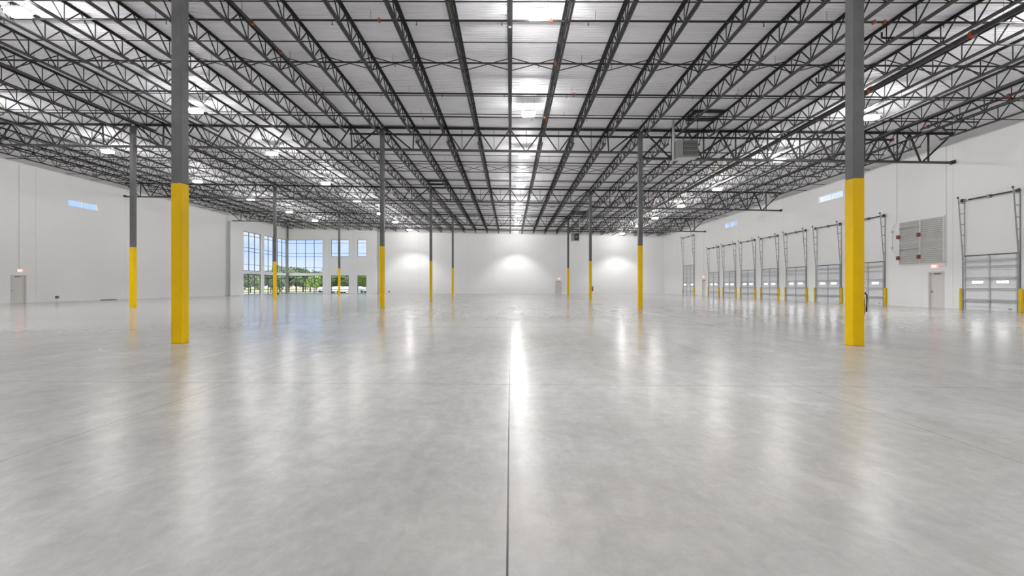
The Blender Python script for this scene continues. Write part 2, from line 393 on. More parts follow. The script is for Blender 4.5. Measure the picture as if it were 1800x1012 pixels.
man_door((8.35, YF, 0), 0, 0.98, 2.2, 'small cream personnel door in the far wall', hinge=-1)
man_door((XR, 28.6, 0), math.radians(-90), 0.96, 2.22, 'cream personnel door below the grey louver', hinge=1)
man_door((XR, 62.02, 0), math.radians(-90), 0.95, 2.2, 'white personnel door beside the tall drive-in door', hinge=1)
# entrance door leaf in the storefront glazing
e = thing('door_5', 'dark framed glass entrance door standing open in corner glazing', 'door', (XL2 + 0.02, 72.6, 0.02), math.radians(-20), kind='structure')
fr = MB(); fr.box(0, 0.06, -0.03, 0.03, 0, 2.3); fr.box(0.9, 0.96, -0.03, 0.03, 0, 2.3); fr.box(0.06, 0.9, -0.03, 0.03, 0, 0.2); fr.box(0.06, 0.9, -0.03, 0.03, 2.2, 2.3)
fr.build('frame', M['black'], e); gq = MB(); gq.quad((0.06, 0, 0.2), (0.9, 0, 0.2), (0.9, 0, 2.2), (0.06, 0, 2.2)); gq.build('pane', M['glass'], e)
MB().box(0.80, 0.84, -0.09, -0.04, 0.9, 1.3).build('handle', M['metal'], e)

# ------------------------------------------------------------------ columns
CX0 = -0.0147; BW = 15.85; D = 16.973; Y1 = 10.508
COLX = [CX0 - 1.5 * BW, CX0 - 0.5 * BW, CX0 + 0.5 * BW]; ROWY = [Y1 + D * k for k in range(4)]
HB = 3.817
def column(x, y, label):
    e = thing('support_column', label, 'column', (x, y, 0), group='grey and yellow steel columns', kind='thing')
    top = 10.88 - SL * x
    MB().box(-0.125, 0.125, -0.125, 0.125, HB, top).build('shaft', M['col'], e, bevel=0.012)
    MB().box(-0.129, 0.129, -0.129, 0.129, 0, HB).build('yellow_guard', M['yellow'], e, bevel=0.014)
    c = MB(); c.box(-0.19, 0.19, -0.17, 0.17, top, top + 0.025); c.build('cap_plate', M['steel'], e)
    return e
LINE = ['line nearest the glazing', 'middle line', 'line nearest the docks']
for i, x in enumerate(COLX):
    for k, y in enumerate(ROWY):
        if k == 0 and i == 0: continue
        column(x, y, 'grey column with yellow base, %s row from the far wall, %s' % (nth(4 - k), LINE[i]))

# ------------------------------------------------------------------ joists
JD = 0.745
def angle_pair(b, y0, y1, zt, up):
    """two steel angles back to back along y; up: horizontal legs on top"""
    g, w, t = 0.012, 0.075, 0.009
    for s in (-1, 1):
        xa, xb = sorted((s * g, s * (g + w)))
        if up: b.box(xa, xb, y0, y1, zt - t, zt); b.box(*sorted((s * g, s * (g + t))), y0, y1, zt - w, zt - t)
        else: b.box(xa, xb, y0, y1, zt - w, zt - w + t); b.box(*sorted((s * g, s * (g + t))), y0, y1, zt - w + t, zt)
def make_joist(L, label):
    e = thing('bar_joist', label, 'roof joist', (0, 0, 0), group='open-web roof joists')
    b = MB(); angle_pair(b, 0.01, L - 0.01, 0, True); b.build('top_chord', M['steel'], e)
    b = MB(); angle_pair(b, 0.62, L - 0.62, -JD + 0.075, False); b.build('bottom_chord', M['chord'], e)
    b = MB(); zt, zb = -0.05, -JD + 0.04; p = (L - 2.69) / 12; nodes = [1.345 + p * i for i in range(13)]
    tops = [0.72] + [nodes[0] + p * (i + 0.5) for i in range(12)] + [L - 0.72]
    for i, yb in enumerate(nodes):
        b.bar((0, tops[i], zt), (0, yb - 0.02, zb), 0.036, 0.036, (1, 0, 0)); b.bar((0, yb + 0.02, zb), (0, tops[i + 1], zt), 0.036, 0.036, (1, 0, 0))
        b.bar((0, yb, zb), (0, yb, zt), 0.026, 0.026, (0, 1, 0))
    b.bar((0, 0.10, zt), (0, 0.68, zb), 0.034, 0.034, (1, 0, 0)); b.bar((0, L - 0.10, zt), (0, L - 0.68, zb), 0.034, 0.034, (1, 0, 0))
    b.build('web', M['steel2'], e)
    return e
JX = [CX0 + 1.98125 * k for k in range(-19, 5)] + [CX0 + BW / 2 + 1.91 * j for j in range(1, 10)]
JX.sort()
def joist_label(i, k):
    return 'dark steel roof joist, %s from the dock-door wall, %s bay from the far wall' % (nth(len(JX) - i), nth(4 - k))
proto = make_joist(D, ''); used = False
lastY = {}
for k in range(4):
    for i, x in enumerate(JX):
        y0 = ROWY[k]
        if k < 3: L = D
        else: L = (YF if x > XJ else YW) - 0.03 - y0
        if not used: o = proto; used = True
        else: o = copy_tree(proto)
        o.location = (x, y0, zdeck(x) - 0.001); o.scale = (1, L / D, 1); o['label'] = joist_label(i, k)
        if k == 0 and abs(x - CX0) < 0.05: centre = o
MB().box(-0.05, 0.05, 5.03, 5.15, -JD - 0.004, -JD).build('white_tag', M['white'], centre)

# ------------------------------------------------------------------ joist girders
def chord(b, x0, x1, zc, up=True, w=0.13, t=0.014, g=0.02):
    for s in (-1, 1):
        ya, yb = sorted((s * g, s * (g + 0.11)))
        if up: b.box(x0, x1, ya, yb, zc + 0.041, zc + 0.055, shear=-SL); b.box(x0, x1, *sorted((s * g, s * (g + t))), zc - 0.055, zc + 0.041, shear=-SL)
        else: b.box(x0, x1, ya, yb, zc - 0.055, zc - 0.041, shear=-SL); b.box(x0, x1, *sorted((s * g, s * (g + t))), zc - 0.041, zc + 0.055, shear=-SL)
def make_girder(x0, x1, jx, kind, label):
    """origin at x0 on the roof line; kind A = middle span, B = spans towards the glazing, C = dock span, W = ends on the far-left wall"""
    e = thing('joist_girder', label, 'girder', group='joist girders across the hall')
    zt = -0.145; zb = -0.145 - (1.70 if kind == 'C' else 1.335)
    n = x1 - x0
    def pt(x, top): return (x, 0, (zt if top else zb) - SL * x)
    l_end = 0.145; r_end = n - 0.145
    if kind == 'C': r_end = n - 0.04
    if kind == 'W': l_end = 0.04
    b = MB(); chord(b, l_end, r_end, zt); b.build('top_chord', M['steel'], e)
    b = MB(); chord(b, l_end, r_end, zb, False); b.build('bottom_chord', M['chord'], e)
    def diag(p, q, w=0.075): MB().bar(p, q, w, w * 0.8, (0, 1, 0)).build('diagonal', M['steel2'], e)
    def post(x, w=0.06): MB().bar(pt(x, False), pt(x, True), w, w, (0, 1, 0)).build('vertical', M['steel2'], e)
    J = [x - x0 for x in jx]
    if kind == 'C':
        bots = J[:-1] + [n - 1.9]
        tops = [l_end + 0.05] + [(a + c) / 2 for a, c in zip(bots, bots[1:])] + [r_end - 0.08]
        for i, xb in enumerate(bots):
            diag(pt(tops[i], True), pt(xb - 0.05, False), 0.085); diag(pt(xb + 0.05, False), pt(tops[i + 1], True), 0.085)
            if i < len(bots) - 1: post(xb)
        post(n - 1.5, 0.07)
        MB().box(n - 0.11, n - 0.04, -0.16, 0.16, zb - 0.09 - SL * n, zb + 0.12 - SL * n).build('wall_bearing', M['black'], e)
    else:
        p = 1.98125
        bots = [p * 0.95] + [p * (j + 0.5) for j in range(1, 7)] + [p * 7.05]
        tops = [l_end + 0.05] + [p * j for j in range(1, 8)] + [r_end - 0.05]
        if kind == 'W':
            off = n - 8 * p
            bots = [b_ + off for b_ in bots]; tops = [l_end + 0.05] + [t_ + off for t_ in tops[1:]]
        for i, xb in enumerate(bots):
            first, last = i == 0, i == len(bots) - 1
            diag(pt(tops[i], True), pt(xb - (0.06 if not last else 0.02), False), 0.085 if first else 0.07)
            diag(pt(xb + 0.04, False), pt(tops[i + 1], True), 0.085 if last else 0.07)
            if kind == 'A' and not (first or last): post(xb, 0.03)
        if kind == 'W': MB().box(0.04, 0.11, -0.16, 0.16, zb - 0.09, zb + 0.12).build('wall_bearing', M['black'], e)
    return e
spans = [(XL, COLX[0], 'W', 'span ending opposite the docks'), (COLX[0], COLX[1], 'B', 'span before the floor joint line'), (COLX[1], COLX[2], 'A', 'span over the floor joint line'), (COLX[2], XR, 'C', 'deep span ending at the dock wall')]
for x0, x1, kind, desc in spans:
    jx = [x for x in JX if x0 + 0.3 < x < x1 - 0.3]
    g = None
    for k in (1, 2, 3):
        lab = 'dark joist girder, %s row from the far wall, %s' % (nth(4 - k), desc)
        if g is None: g = make_girder(x0, x1, jx, kind, lab); o = g
        else: o = copy_tree(g)
        xx0 = XL2 if (kind == 'W' and k == 3) else x0
        o.location = (x0, ROWY[k], zdeck(x0)); o['label'] = lab

# ------------------------------------------------------------------ bridging
offs = (3.85, 6.25, 11.0, 13.3)
cnt = 0
for k in range(4):
    for q, dy in enumerate(offs):
        y = ROWY[k] + dy; cnt += 1
        xa = XL if y < YJ else XL2
        b = MB(); zc = 11.15 - JD + 0.10
        b.box(xa + 0.01, XR - 0.01, y - 0.02, y + 0.02, zc - 0.004, zc + 0.003, shear=-SL); b.box(xa + 0.01, XR - 0.01, y - 0.02, y - 0.014, zc - 0.04, zc - 0.004, shear=-SL)
        tag(b.build('bridging_angle', M['steel2']), 'thin steel bridging angle on joist bottom chords, %s line from the far wall' % nth(17 - cnt), 'bridging', 'horizontal bridging lines')
br = {}
def brace(kind, span):
    key = (kind, round(span, 2))
    if key not in br:
        za, zb = -0.10, -JD + 0.12
        b = MB(); s0, s1 = (za, zb) if kind == 0 else (zb, za); dy = 0.03 if kind else -0.03
        b.bar((0.03, dy, s0), (span - 0.03, dy, s1 - SL * span), 0.03, 0.03); me = bpy.data.meshes.new('cross_brace'); me.from_pydata(b.v, [], b.f); me.materials.append(M['steel2']); br[key] = me
    return br[key]
for k in range(4):
    yc = ROWY[k] + D / 2
    e = thing('cross_bridging', 'row of crossed thin braces between joists at mid-span, %s bay from the far wall' % nth(4 - k), 'cross bridging', (JX[0], yc, zdeck(JX[0])), group='cross bridging rows')
    for xa, xb in zip(JX, JX[1:]):
        for kind in (0, 1):
            o = bpy.data.objects.new('cross_brace', brace(kind, xb - xa)); C.objects.link(o); o.parent = e
            o.location = (xa - JX[0], 0, zdeck(xa) - zdeck(JX[0]))

# ------------------------------------------------------------------ sprinkler pipes
def pz(x, drop): return zdeck(x) - drop
def coupling(e, p, r, axis):
    b = MB(); d = Vector((1, 0, -SL)) if axis == 'x' else Vector((0, 1, 0)); p = Vector(p)
    b.tube(p - d * 0.05, p + d * 0.05, r * 1.45, 12)
    b.box(p.x - 0.02, p.x + 0.02, p.y - r * 1.9 if axis == 'x' else p.y - 0.02, p.y + r * 1.9 if axis == 'x' else p.y + 0.02, p.z - r * 1.6, p.z + r * 1.6)
    b.build('coupling', M['rust'], e)
nb = 20
head_me = None
def head_mesh():
    b = MB(); b.tube((0, 0, 0), (0, 0, -0.07), 0.012, 8); b.tube((0, 0, -0.07), (0, 0, -0.10), 0.02, 8, 0.008); b.tube((0, 0, -0.125), (0, 0, -0.13), 0.03, 10)
    b.bar((-0.016, 0, -0.09), (-0.016, 0, -0.125), 0.006, 0.006); b.bar((0.016, 0, -0.09), (0.016, 0, -0.125), 0.006, 0.006)
    me = bpy.data.meshes.new('sprinkler_head'); me.from_pydata(b.v, [], b.f); me.materials.append(M['pipe']); return me
head_me = head_mesh()
for k in range(nb + 1):
    y = 15.87 + 3.03 * k
    if y > YW - 0.8: break
    big = (k == 4); r = 0.065 if big else (0.036 if k != 2 else 0.042); drop = 0.37
    xa = -38.3 if y > YJ else -38.6
    xb = 25.3
    if big: xa, xb = -10.17, 23.4
    e = thing('sprinkler_pipe', '%s black sprinkler pipe crossing the joists, %s crossing line from the far wall' % ('thick' if big else 'thin', nth(20 - k)), 'sprinkler pipe', (0, y, pz(0, drop)), group='sprinkler pipes across the hall')
    b = MB(); b.tube((xa, 0, -SL * xa), (xb, 0, -SL * xb), r, 10); b.build('pipe', M['pipe'], e)
    if big:
        coupling(e, (23.3, 0, -SL * 23.3), r, 'x'); continue
    if k < 5:
        for xc in ((-32.4, -4.7, 1.45, 12.6, 12.95) if k == 0 else (1.9,) if k % 2 else (3.1, 10.9)): coupling(e, (xc, 0, -SL * xc), r, 'x')
        x = -36.9 + (1.5 if k % 2 else 0)
        while x < 24:
            o = bpy.data.objects.new('sprinkler_head', head_me); C.objects.link(o); o.parent = e; o.location = (x, 0, -SL * x - r * 0.8)
            x += 3.05
    hb = MB()
    for x in (-30.7, -20.8, -12.9, -5.0, 3.0, 11.0, 18.7):
        hb.tube((x, 0, r - SL * x), (x, 0, drop - 0.004 - SL * x), 0.006, 6)
    hb.build('hanger_rods', M['pipe'], e)
def main_pipe(x, y0, y1, drop, r, label, cps):
    e = thing('sprinkler_main', label, 'sprinkler main', (x, y0, pz(x, drop)), group='sprinkler mains along the hall')
    b = MB(); b.tube((0, 0, 0), (0, y1 - y0, 0), r, 14); b.build('pipe', M['main'], e, smooth=True)
    for yy in cps: coupling(e, (0, yy - y0, 0), r, 'y')
    h = MB(); y = y0 + 0.9
    while y < y1 - 0.3:
        h.tube((0, y - y0, r), (0, y - y0, drop - 0.004), 0.007, 6); y += 3.4
    h.build('hanger_rods', M['pipe'], e)
main_pipe(-9.35, 11.0, 25.4, 0.46, 0.05, 'thin black sprinkler main ending beside the centre girder span, with orange couplings', (15.9, 17.9, 22.0))
main_pipe(16.35, 11.0, 76.0, 0.52, 0.095, 'thick black sprinkler main running the length of the hall near the docks', (16.3, 20.8, 36, 52))
main_pipe(23.0, 11.0, 25.7, 0.52, 0.065, 'medium black sprinkler main beside the last joist by the dock wall', (21.3, 25.3))
for x0, x1, y, w in ((13.3, 15.5, 16.4, 'nearest the camera'), (13.35, 14.6, 19.9, 'in the middle'), (24.0, 25.2, 25.45, 'by the dock wall')):
    e = thing('sprinkler_stub', 'short dead-end sprinkler pipe beside the thick main, the one %s' % w, 'sprinkler pipe', (x0, y, pz(x0, 0.62)), group='short sprinkler stubs')
    MB().tube((0, 0, 0), (x1 - x0, 0, -SL * (x1 - x0)), 0.04, 10).build('pipe', M['pipe'], e)
    MB().tube((0, 0, 0.03), (0, 0, 0.20), 0.03, 8).tube((x1 - x0 - 0.05, 0, -0.05), (x1 - x0 - 0.05, 0, -0.16), 0.02, 8).build('riser', M['pipe'], e)
    h = MB(); h.tube(((x1 - x0) / 2, 0, 0.02), ((x1 - x0) / 2, 0, 0.61), 0.006, 6); h.build('hanger_rods', M['pipe'], e)

# ------------------------------------------------------------------ lights
def make_light():
    e = thing('high_bay_light', '', 'ceiling light', group='LED high-bay lights')
    b = MB(); b.box(-0.36, 0.36, -0.22, 0.22, 0.0, 0.045); b.box(-0.14, 0.14, -0.14, 0.14, 0.05, 0.12); b.build('housing', M['white'], e, bevel=0.008)
    b = MB(); b.box(-0.31, 0.31, -0.17, 0.17, -0.145, -0.139); b.build('lens', M['led'], e)
    b = MB(); c4 = [(-0.315, -0.175), (0.315, -0.175), (0.315, 0.175), (-0.315, 0.175)]
    for i in range(4):
        p, q = c4[i], c4[(i + 1) % 4]; b.quad((*p, -0.142), (*q, -0.142), (*q, -0.002), (*p, -0.002))
    b.build('added_glow_rim', M['ledside'], e)
    b = MB()
    for sx in (-0.3, 0.3):
        b.path([(sx, -0.15, 0.05), (sx, 0, 0.30), (sx, 0.15, 0.05)], 0.004, 6); b.tube((sx, 0, 0.30), (sx, 0, 0.72), 0.004, 6)
    b.build('hanging_wires', M['steel2'], e)
    return e
LY = [-2.2, 6.3, 14.8, 23.38, 31.1, 40.3, 48.7, 57.4, 65.0, 74.0]
rows = [(0.95, 'beside the floor joint line'), (-16.85, 'between the column lines opposite docks'), (-28.8, 'nearest the wall opposite the docks'), (18.4, 'nearest the dock doors')]
lp = make_light(); fl = True
lamp = bpy.data.lights.new('high_bay_lamp', 'SPOT'); lamp.energy = 800; lamp.spot_size = math.radians(106); lamp.spot_blend = 0.5; lamp.shadow_soft_size = 0.16; lamp.color = (1.0, 0.985, 0.965)
for x, d in rows:
    for k, y in enumerate(LY):
        if x == -28.8 and k == 9: continue
        o = lp if fl else copy_tree(lp); fl = False
        o.location = (x, y, zdeck(x) - 0.73)
        lo = bpy.data.objects.new('high_bay_lamp', lamp); C.objects.link(lo); lo.parent = o; lo.location = (0, 0, -0.16)
        o['label'] = 'glowing white LED high-bay, %s from far wall, row %s' % (nth(10 - k), d)

# ------------------------------------------------------------------ dock doors
def make_dock(w, h, tt, nsec, nst, label):
    """local: x along the wall (towards the camera side), y = 0 the wall face, room towards -y"""
    e = thing('dock_door', label, 'dock door', group='overhead dock doors')
    sh = h / nsec
    pn = MB()
    yf = -0.06
    for i in range(nsec):
        z0 = i * sh + 0.004; z1 = (i + 1) * sh - 0.004
        q = (z1 - z0) / 3
        for j in range(3):
            pn.box(-w/2, w/2, yf, -0.012, z0 + j * q, z0 + (j + 1) * q - 0.02)
            if j < 2: pn.box(-w/2, w/2, yf + 0.025, -0.012, z0 + (j + 1) * q - 0.02, z0 + (j + 1) * q)
    pn.build('door_panel', M['door'], e)
    for i in range(1, nsec):
        MB().box(-w/2, w/2, yf - 0.006, yf - 0.0005, i * sh - 0.022, i * sh + 0.012).build('section_seam', M['drum'], e)
    xs = [-w/2 + 0.035] + [-w/2 + w * i / (nst + 1) for i in range(1, nst + 1)] + [w/2 - 0.035]
    for x in xs: MB().box(x - 0.034, x + 0.034, yf - 0.048, yf - 0.007, 0.005, h - 0.01).build('stile', M['stile'], e)
    for i in range(1, nsec):
        z = i * sh; thick = i in (1, 3, nsec)
        b = MB(); d = 0.095 if thick else 0.055
        b.box(-w/2, w/2, yf - 0.05 - d, yf - 0.05, z - 0.008, z); b.box(-w/2, w/2, yf - 0.05 - d, yf - 0.042 - d, z - 0.03, z - 0.008)
        b.build('strut', M['stile'], e)
    b = MB(); b.box(-w/2, w/2, yf - 0.13, yf - 0.05, h - 0.26, h - 0.25); b.box(-w/2, w/2, yf - 0.13, yf - 0.122, h - 0.29, h - 0.26); b.build('strut', M['stile'], e)
    MB().box(-w/2 - 0.03, w/2 + 0.03, -0.05, -0.002, h + 0.002, h + 0.04).build('head_seal', M['black'], e)
    zs = 2 * sh + 0.35 if nsec < 7 else 1.58
    for s in (-1, 1):
        x = s * w * 0.235
        if nst == 2: x = s * (w / 3)
        sl = MB().box(x - 0.30, x + 0.30, yf - 0.012, yf - 0.002, zs - 0.065, zs + 0.065).build('window_slot', M['slot'], e)
        fr = MB(); fr.box(x - 0.33, x + 0.33, yf - 0.016, yf - 0.001, zs + 0.065, zs + 0.09); fr.box(x - 0.33, x + 0.33, yf - 0.016, yf - 0.001, zs - 0.09, zs - 0.065)
        fr.box(x - 0.33, x - 0.30, yf - 0.016, yf - 0.001, zs - 0.065, zs + 0.065); fr.box(x + 0.30, x + 0.33, yf - 0.016, yf - 0.001, zs - 0.065, zs + 0.065)
        fr.build('slot_frame', M['stile'], sl)
        # track: vertical beside the leaf, then leaning into the room
        X = s * (w/2 + 0.055); lean = 0.25 * (tt - h) / 3.4
        MB().box(X - 0.025, X + 0.025, -0.012, -0.002, 0.0, tt - 0.25).box(X - s * 0.02 - 0.004, X - s * 0.02 + 0.004, -0.032, -0.012, 0, tt - 0.25).build('wall_angle', M['rail'], e)
        b = MB(); b.bar((X, -0.11, 0.02), (X, -0.11, h), 0.05, 0.03, (0, 1, 0)); b.bar((X, -0.11, h), (X, -0.11 - lean, tt), 0.05, 0.035, (0, 1, 0)); b.build('track', M['rail'], e)
        zz = 0.5
        while zz < h: 
            MB().box(X - 0.02, X + 0.02, -0.095, -0.012, zz - 0.015, zz + 0.015).build('bracket', M['rail'], e); zz += 1.2
        nr = max(5, int((tt - h) / 0.62)); 
        for i in range(1, nr + 1):
            z = h + (tt - 0.30 - h) * i / nr; yy = -0.11 - lean * (z - h) / (tt - h)
            MB().box(X - 0.022, X + 0.022, yy, -0.012, z - 0.02, z + 0.02).build('bracket', M['rail'], e)
        MB().tube((X + s * 0.02, -0.12, tt - 0.16), (X - s * 0.08, -0.12, tt - 0.16), 0.085, 16).tube((X + s * 0.035, -0.12, tt - 0.16), (X + s * 0.02, -0.12, tt - 0.16), 0.105, 18).build('cable_drum', M['drum'], e)
        MB().tube((X - 0.02, -0.14 - lean, tt + 0.01), (X + 0.02, -0.14 - lean, tt + 0.01), 0.055, 14).build('pulley', M['drum'], e)
        MB().box(X - s * 0.11 - 0.015, X - s * 0.11 + 0.015, -0.17, -0.008, tt - 0.22, tt - 0.10).build('end_bearing', M['rail'], e)
    b = MB(); b.tube((-w/2 - 0.03, -0.12, tt - 0.16), (w/2 + 0.03, -0.12, tt - 0.16), 0.014, 10); b.build('shaft', M['rail'], e)
    MB().tube((-w/2 + 0.30, -0.12, tt - 0.16), (-0.06, -0.12, tt - 0.16), 0.038, 12).build('spring', M['black'], e)
    MB().tube((0.06, -0.12, tt - 0.16), (w/2 - 0.22, -0.12, tt - 0.16), 0.038, 12).build('spring', M['black'], e)
    MB().box(-0.06, 0.06, -0.17, -0.004, tt - 0.26, tt - 0.08).build('spring_anchor', M['rail'], e)
    b = MB(); x = -w * 0.5 + 0.42; b.box(w/2 - 0.42, w/2 - 0.30, yf - 0.04, yf - 0.004, 0.12, 0.16); b.build('lift_handle', M['metal'], e)
    return e
dnames = ['beside the cream door and louver, nearest the camera', 'half hidden behind the near yellow column', 'second beyond the louver', 'third beyond the louver', 'fourth beyond the louver', 'fifth beyond the louver', 'sixth beyond the louver', 'seventh beyond the louver, next to the white door']
def guard(y, far_side, label, protob=[None]):
    if protob[0] is None:
        e = thing('guard_post', label, 'guard post', group='yellow dock guard posts')
        MB().box(-0.07, 0.07, -0.07, 0.07, 0, 1.22).build('post', M['gyellow'], e, bevel=0.02)
        MB().box(-0.055, 0.055, -0.055, 0.055, 1.221, 1.235).build('cap', M['gyellow'], e, bevel=0.004)
        protob[0] = e; o = e
    else: o = copy_tree(protob[0])
    o.location = (XR - 0.085, y, 0); o['label'] = label
base = None
for i, y in enumerate(DOORS_Y):
    if base is None: base = make_dock(2.75, 3.08, 6.5, 5, 1, ''); o = base
    else: o = copy_tree(base)
    o.location = (XR, y, 0); o.rotation_euler = (0, 0, math.radians(-90))
    o['label'] = 'grey sectional dock door, ' + dnames[i]
    short = ['nearest the camera', 'behind the near column'] + [nth(j) + ' beyond the louver' for j in range(2, 8)]
    guard(y + 1.53, True, 'yellow guard post, far side of the dock door %s' % short[i])
    guard(y - 1.53, False, 'yellow guard post, near side of the dock door %s' % short[i])
o = make_dock(3.85, 4.40, 8.85, 7, 2, 'tall grey drive-in door in the far corner, higher than the dock doors')
o.location = (XR, 67.1, 0); o.rotation_euler = (0, 0, math.radians(-90))
guard(67.1 + 2.08, True, 'yellow guard post on the far side of the tall drive-in door')
guard(67.1 - 2.08, False, 'yellow guard post on the near side of the tall drive-in door')

# ------------------------------------------------------------------ louver on the dock wall
e = thing('wall_louver', 'grey four-panel ventilation louver with brown actuators above the cream door', 'louver', (XR, 29.61, 2.83), math.radians(-90))
w, h = 3.05, 2.78
bk = MB().box(-w/2, w/2, -0.02, -0.003, 0, h); bk.build('backing', M['louver'], e)
fr = MB(); fr.box(-w/2 - 0.05, -w/2, -0.09, -0.003, -0.05, h + 0.05); fr.box(w/2, w/2 + 0.05, -0.09, -0.003, -0.05, h + 0.05); fr.box(-w/2, w/2, -0.09, -0.003, -0.05, 0); fr.box(-w/2, w/2, -0.09, -0.003, h, h + 0.05)
fr.box(-0.03, 0.03, -0.10, -0.02, 0, h); fr.box(-w/2, -0.03, -0.10, -0.02, h/2 - 0.02, h/2 + 0.02); fr.box(0.03, w/2, -0.10, -0.02, h/2 - 0.02, h/2 + 0.02)
fr.build('frame', M['white'], e)
for cx in (-w/4, w/4):
    for cz in (h/4, 3*h/4):
        bl = MB(); nbl = 11
        for i in range(nbl):
            z = cz - h/4 + 0.03 + (h/2 - 0.06) * (i + 0.5) / nbl
            bl.bar((cx - w/4 + 0.035, -0.045, z), (cx + w/4 - 0.035, -0.045, z), 0.012, 0.095, (0, 0.45, 1))
        bl.build('blade_panel', M['louver'], e)
for cx in (-w/2 - 0.02, -0.02):
    for cz in (h/2 + 0.33, 0.30):
        MB().box(cx - 0.075, cx + 0.075, -0.24, -0.092, cz, cz + 0.25).build('actuator', M['copper'], e, bevel=0.01)
for z in (h * 0.86, h * 0.34):
    MB().tube((-w/2 + 0.02, -0.12, z), (-0.03, -0.12, z), 0.014, 8).build('linkage_rod', M['metal'], e)

# ------------------------------------------------------------------ exit signs
def letters(b, txt, x, z, s, y):
    t = 0.2 * s
    for ch in txt:
        if ch == 'E':
            b.box(x, x + t, y - 0.006, y, z, z + s)
            for k in (0, 0.5, 1): zz = z + k * (s - t); b.box(x + t, x + 0.6 * s, y - 0.006, y, zz, zz + t)
        elif ch == 'X':
            b.bar((x + 0.08 * s, y - 0.003, z + 0.02 * s), (x + 0.56 * s, y - 0.003, z + 0.98 * s), t * 0.9, 0.006, (0, 1, 0)); b.bar((x + 0.56 * s, y - 0.004, z + 0.02 * s), (x + 0.08 * s, y - 0.004, z + 0.98 * s), t * 0.9, 0.006, (0, 1, 0))
        elif ch == 'I': b.box(x + 0.2 * s, x + 0.2 * s + t, y - 0.006, y, z, z + s)
        elif ch == 'T': b.box(x, x + 0.64 * s, y - 0.006, y, z + s - t, z + s); b.box(x + 0.22 * s, x + 0.22 * s + t, y - 0.006, y, z, z + s - t)
        x += (0.55 if ch == 'I' else 0.78) * s
def exit_sign(loc, rz, label):
    e = thing('exit_sign', label, 'exit sign', loc, rz, group='lit red exit signs')
    MB().box(-0.17, 0.17, -0.055, -0.002, 0, 0.22).build('housing', M['white'], e, bevel=0.006)
    MB().box(-0.155, 0.155, -0.058, -0.0552, 0.015, 0.205).build('face', M['signface'], e)
    b = MB(); letters(b, 'EXIT', -0.135, 0.04, 0.135, -0.0585); b.build('lettering', M['signred'], e)
    return e
exit_sign((XL, 34.66, 2.49), math.radians(90), 'glowing red exit sign over the door opposite the docks')
exit_sign((8.40, YF, 2.50), 0, 'glowing red exit sign over the small far-wall door')
exit_sign((XR, 28.72, 2.49), math.radians(-90), 'glowing red exit sign between the louver and cream door')
exit_sign((XR, 62.0, 2.50), math.radians(-90), 'glowing red exit sign beside the tall drive-in door')

# ------------------------------------------------------------------ conduits
def conduit(pts, label, r=0.013, boxes=()):
    e = thing('conduit', label, 'conduit', pts[-1], group='wall conduits'); o = Vector(pts[-1])
    MB().path([Vector(p) - o for p in pts], r, 8).build('tube', M['galv'], e)
    for p in boxes:
        q = Vector(p) - o; MB().box(q.x - 0.05, q.x + 0.05, q.y - 0.06, q.y + 0.06, q.z - 0.07, q.z + 0.07).build('junction_box', M['galv'], e)
xw = XR - 0.02
conduit([(XL + 0.02, 34.66, 11.1), (XL + 0.02, 34.66, 2.72)], 'thin grey conduit dropping to the exit sign opposite the docks')
conduit([(xw, 27.95, 10.0), (xw, 27.95, 2.6), (xw, 28.5, 2.6)], 'thin conduit running down beside the louver to the exit sign')
conduit([(xw - 0.02, 33.5, 10.0), (xw - 0.02, 31.4, 9.9), (xw - 0.02, 31.4, 5.7), (xw - 0.02, 31.75, 5.35), (xw - 0.02, 31.75, 3.75), (xw - 0.02, 31.4, 3.6)], 'thin bent conduit on the far side of the louver', boxes=((xw - 0.03, 31.75, 5.1), (xw - 0.03, 31.75, 4.0)))
conduit([(xw, 62.0, 9.4), (xw, 62.0, 2.73)], 'thin conduit dropping to the exit sign by the drive-in door')
conduit([(-27.3, YW - 0.02, 10.9), (-27.3, YW - 0.02, 6.0)], 'thin conduit between the two upper square windows', r=0.018)

# ------------------------------------------------------------------ unit heaters and roof frames
def heater(loc, w, dp, h, label, dark=False):
    e = thing('unit_heater', label, 'unit heater', loc)
    c = MB(); c.box(-w/2, w/2, -dp/2, dp/2, 0, h); c.build('cabinet', M['heater'], e, bevel=0.015)
    if not dark:
        gr = MB(); gr.box(-w/2 + 0.32, w/2 - 0.04, -dp/2 - 0.012, -dp/2 - 0.001, 0.1, h - 0.08); gr.build('grille_recess', M['black'], e)
        bl = MB()
        for i in range(11):
            z = 0.14 + (h - 0.26) * i / 10
            bl.bar((-w/2 + 0.33, -dp/2 - 0.035, z), (w/2 - 0.05, -dp/2 - 0.035, z), 0.006, 0.05, (0, 0.5, 1))
        bl.build('louvers', M['heater'], e)
        MB().box(-w/2 + 0.02, w/2 - 0.02, -dp/2 + 0.02, dp/2 - 0.02, -0.02, -0.001).build('bottom_pan', M['galv'], e)
    else:
        MB().box(-w/2 + 0.38, w/2 - 0.05, -dp/2 - 0.02, -dp/2 - 0.001, 0.08, h - 0.08).build('fan_opening', M['black'], e)
        fb = MB()
        for a in range(4):
            t = a * math.pi / 2 + 0.4; cx, cz = 0.165, h / 2
            fb.bar((cx, -dp/2 - 0.03, cz), (cx + 0.25 * math.cos(t), -dp/2 - 0.03, cz + 0.25 * math.sin(t)), 0.012, 0.13, (math.sin(t), 0.5, -math.cos(t)))
        fb.build('fan', M['heater'], e)
    return e
hx, hy, hz = 10.06, 25.95, 8.66
e = heater((hx, hy, hz), 1.16, 0.66, 1.02, 'grey box unit heater with louvered front hanging beside the girder')
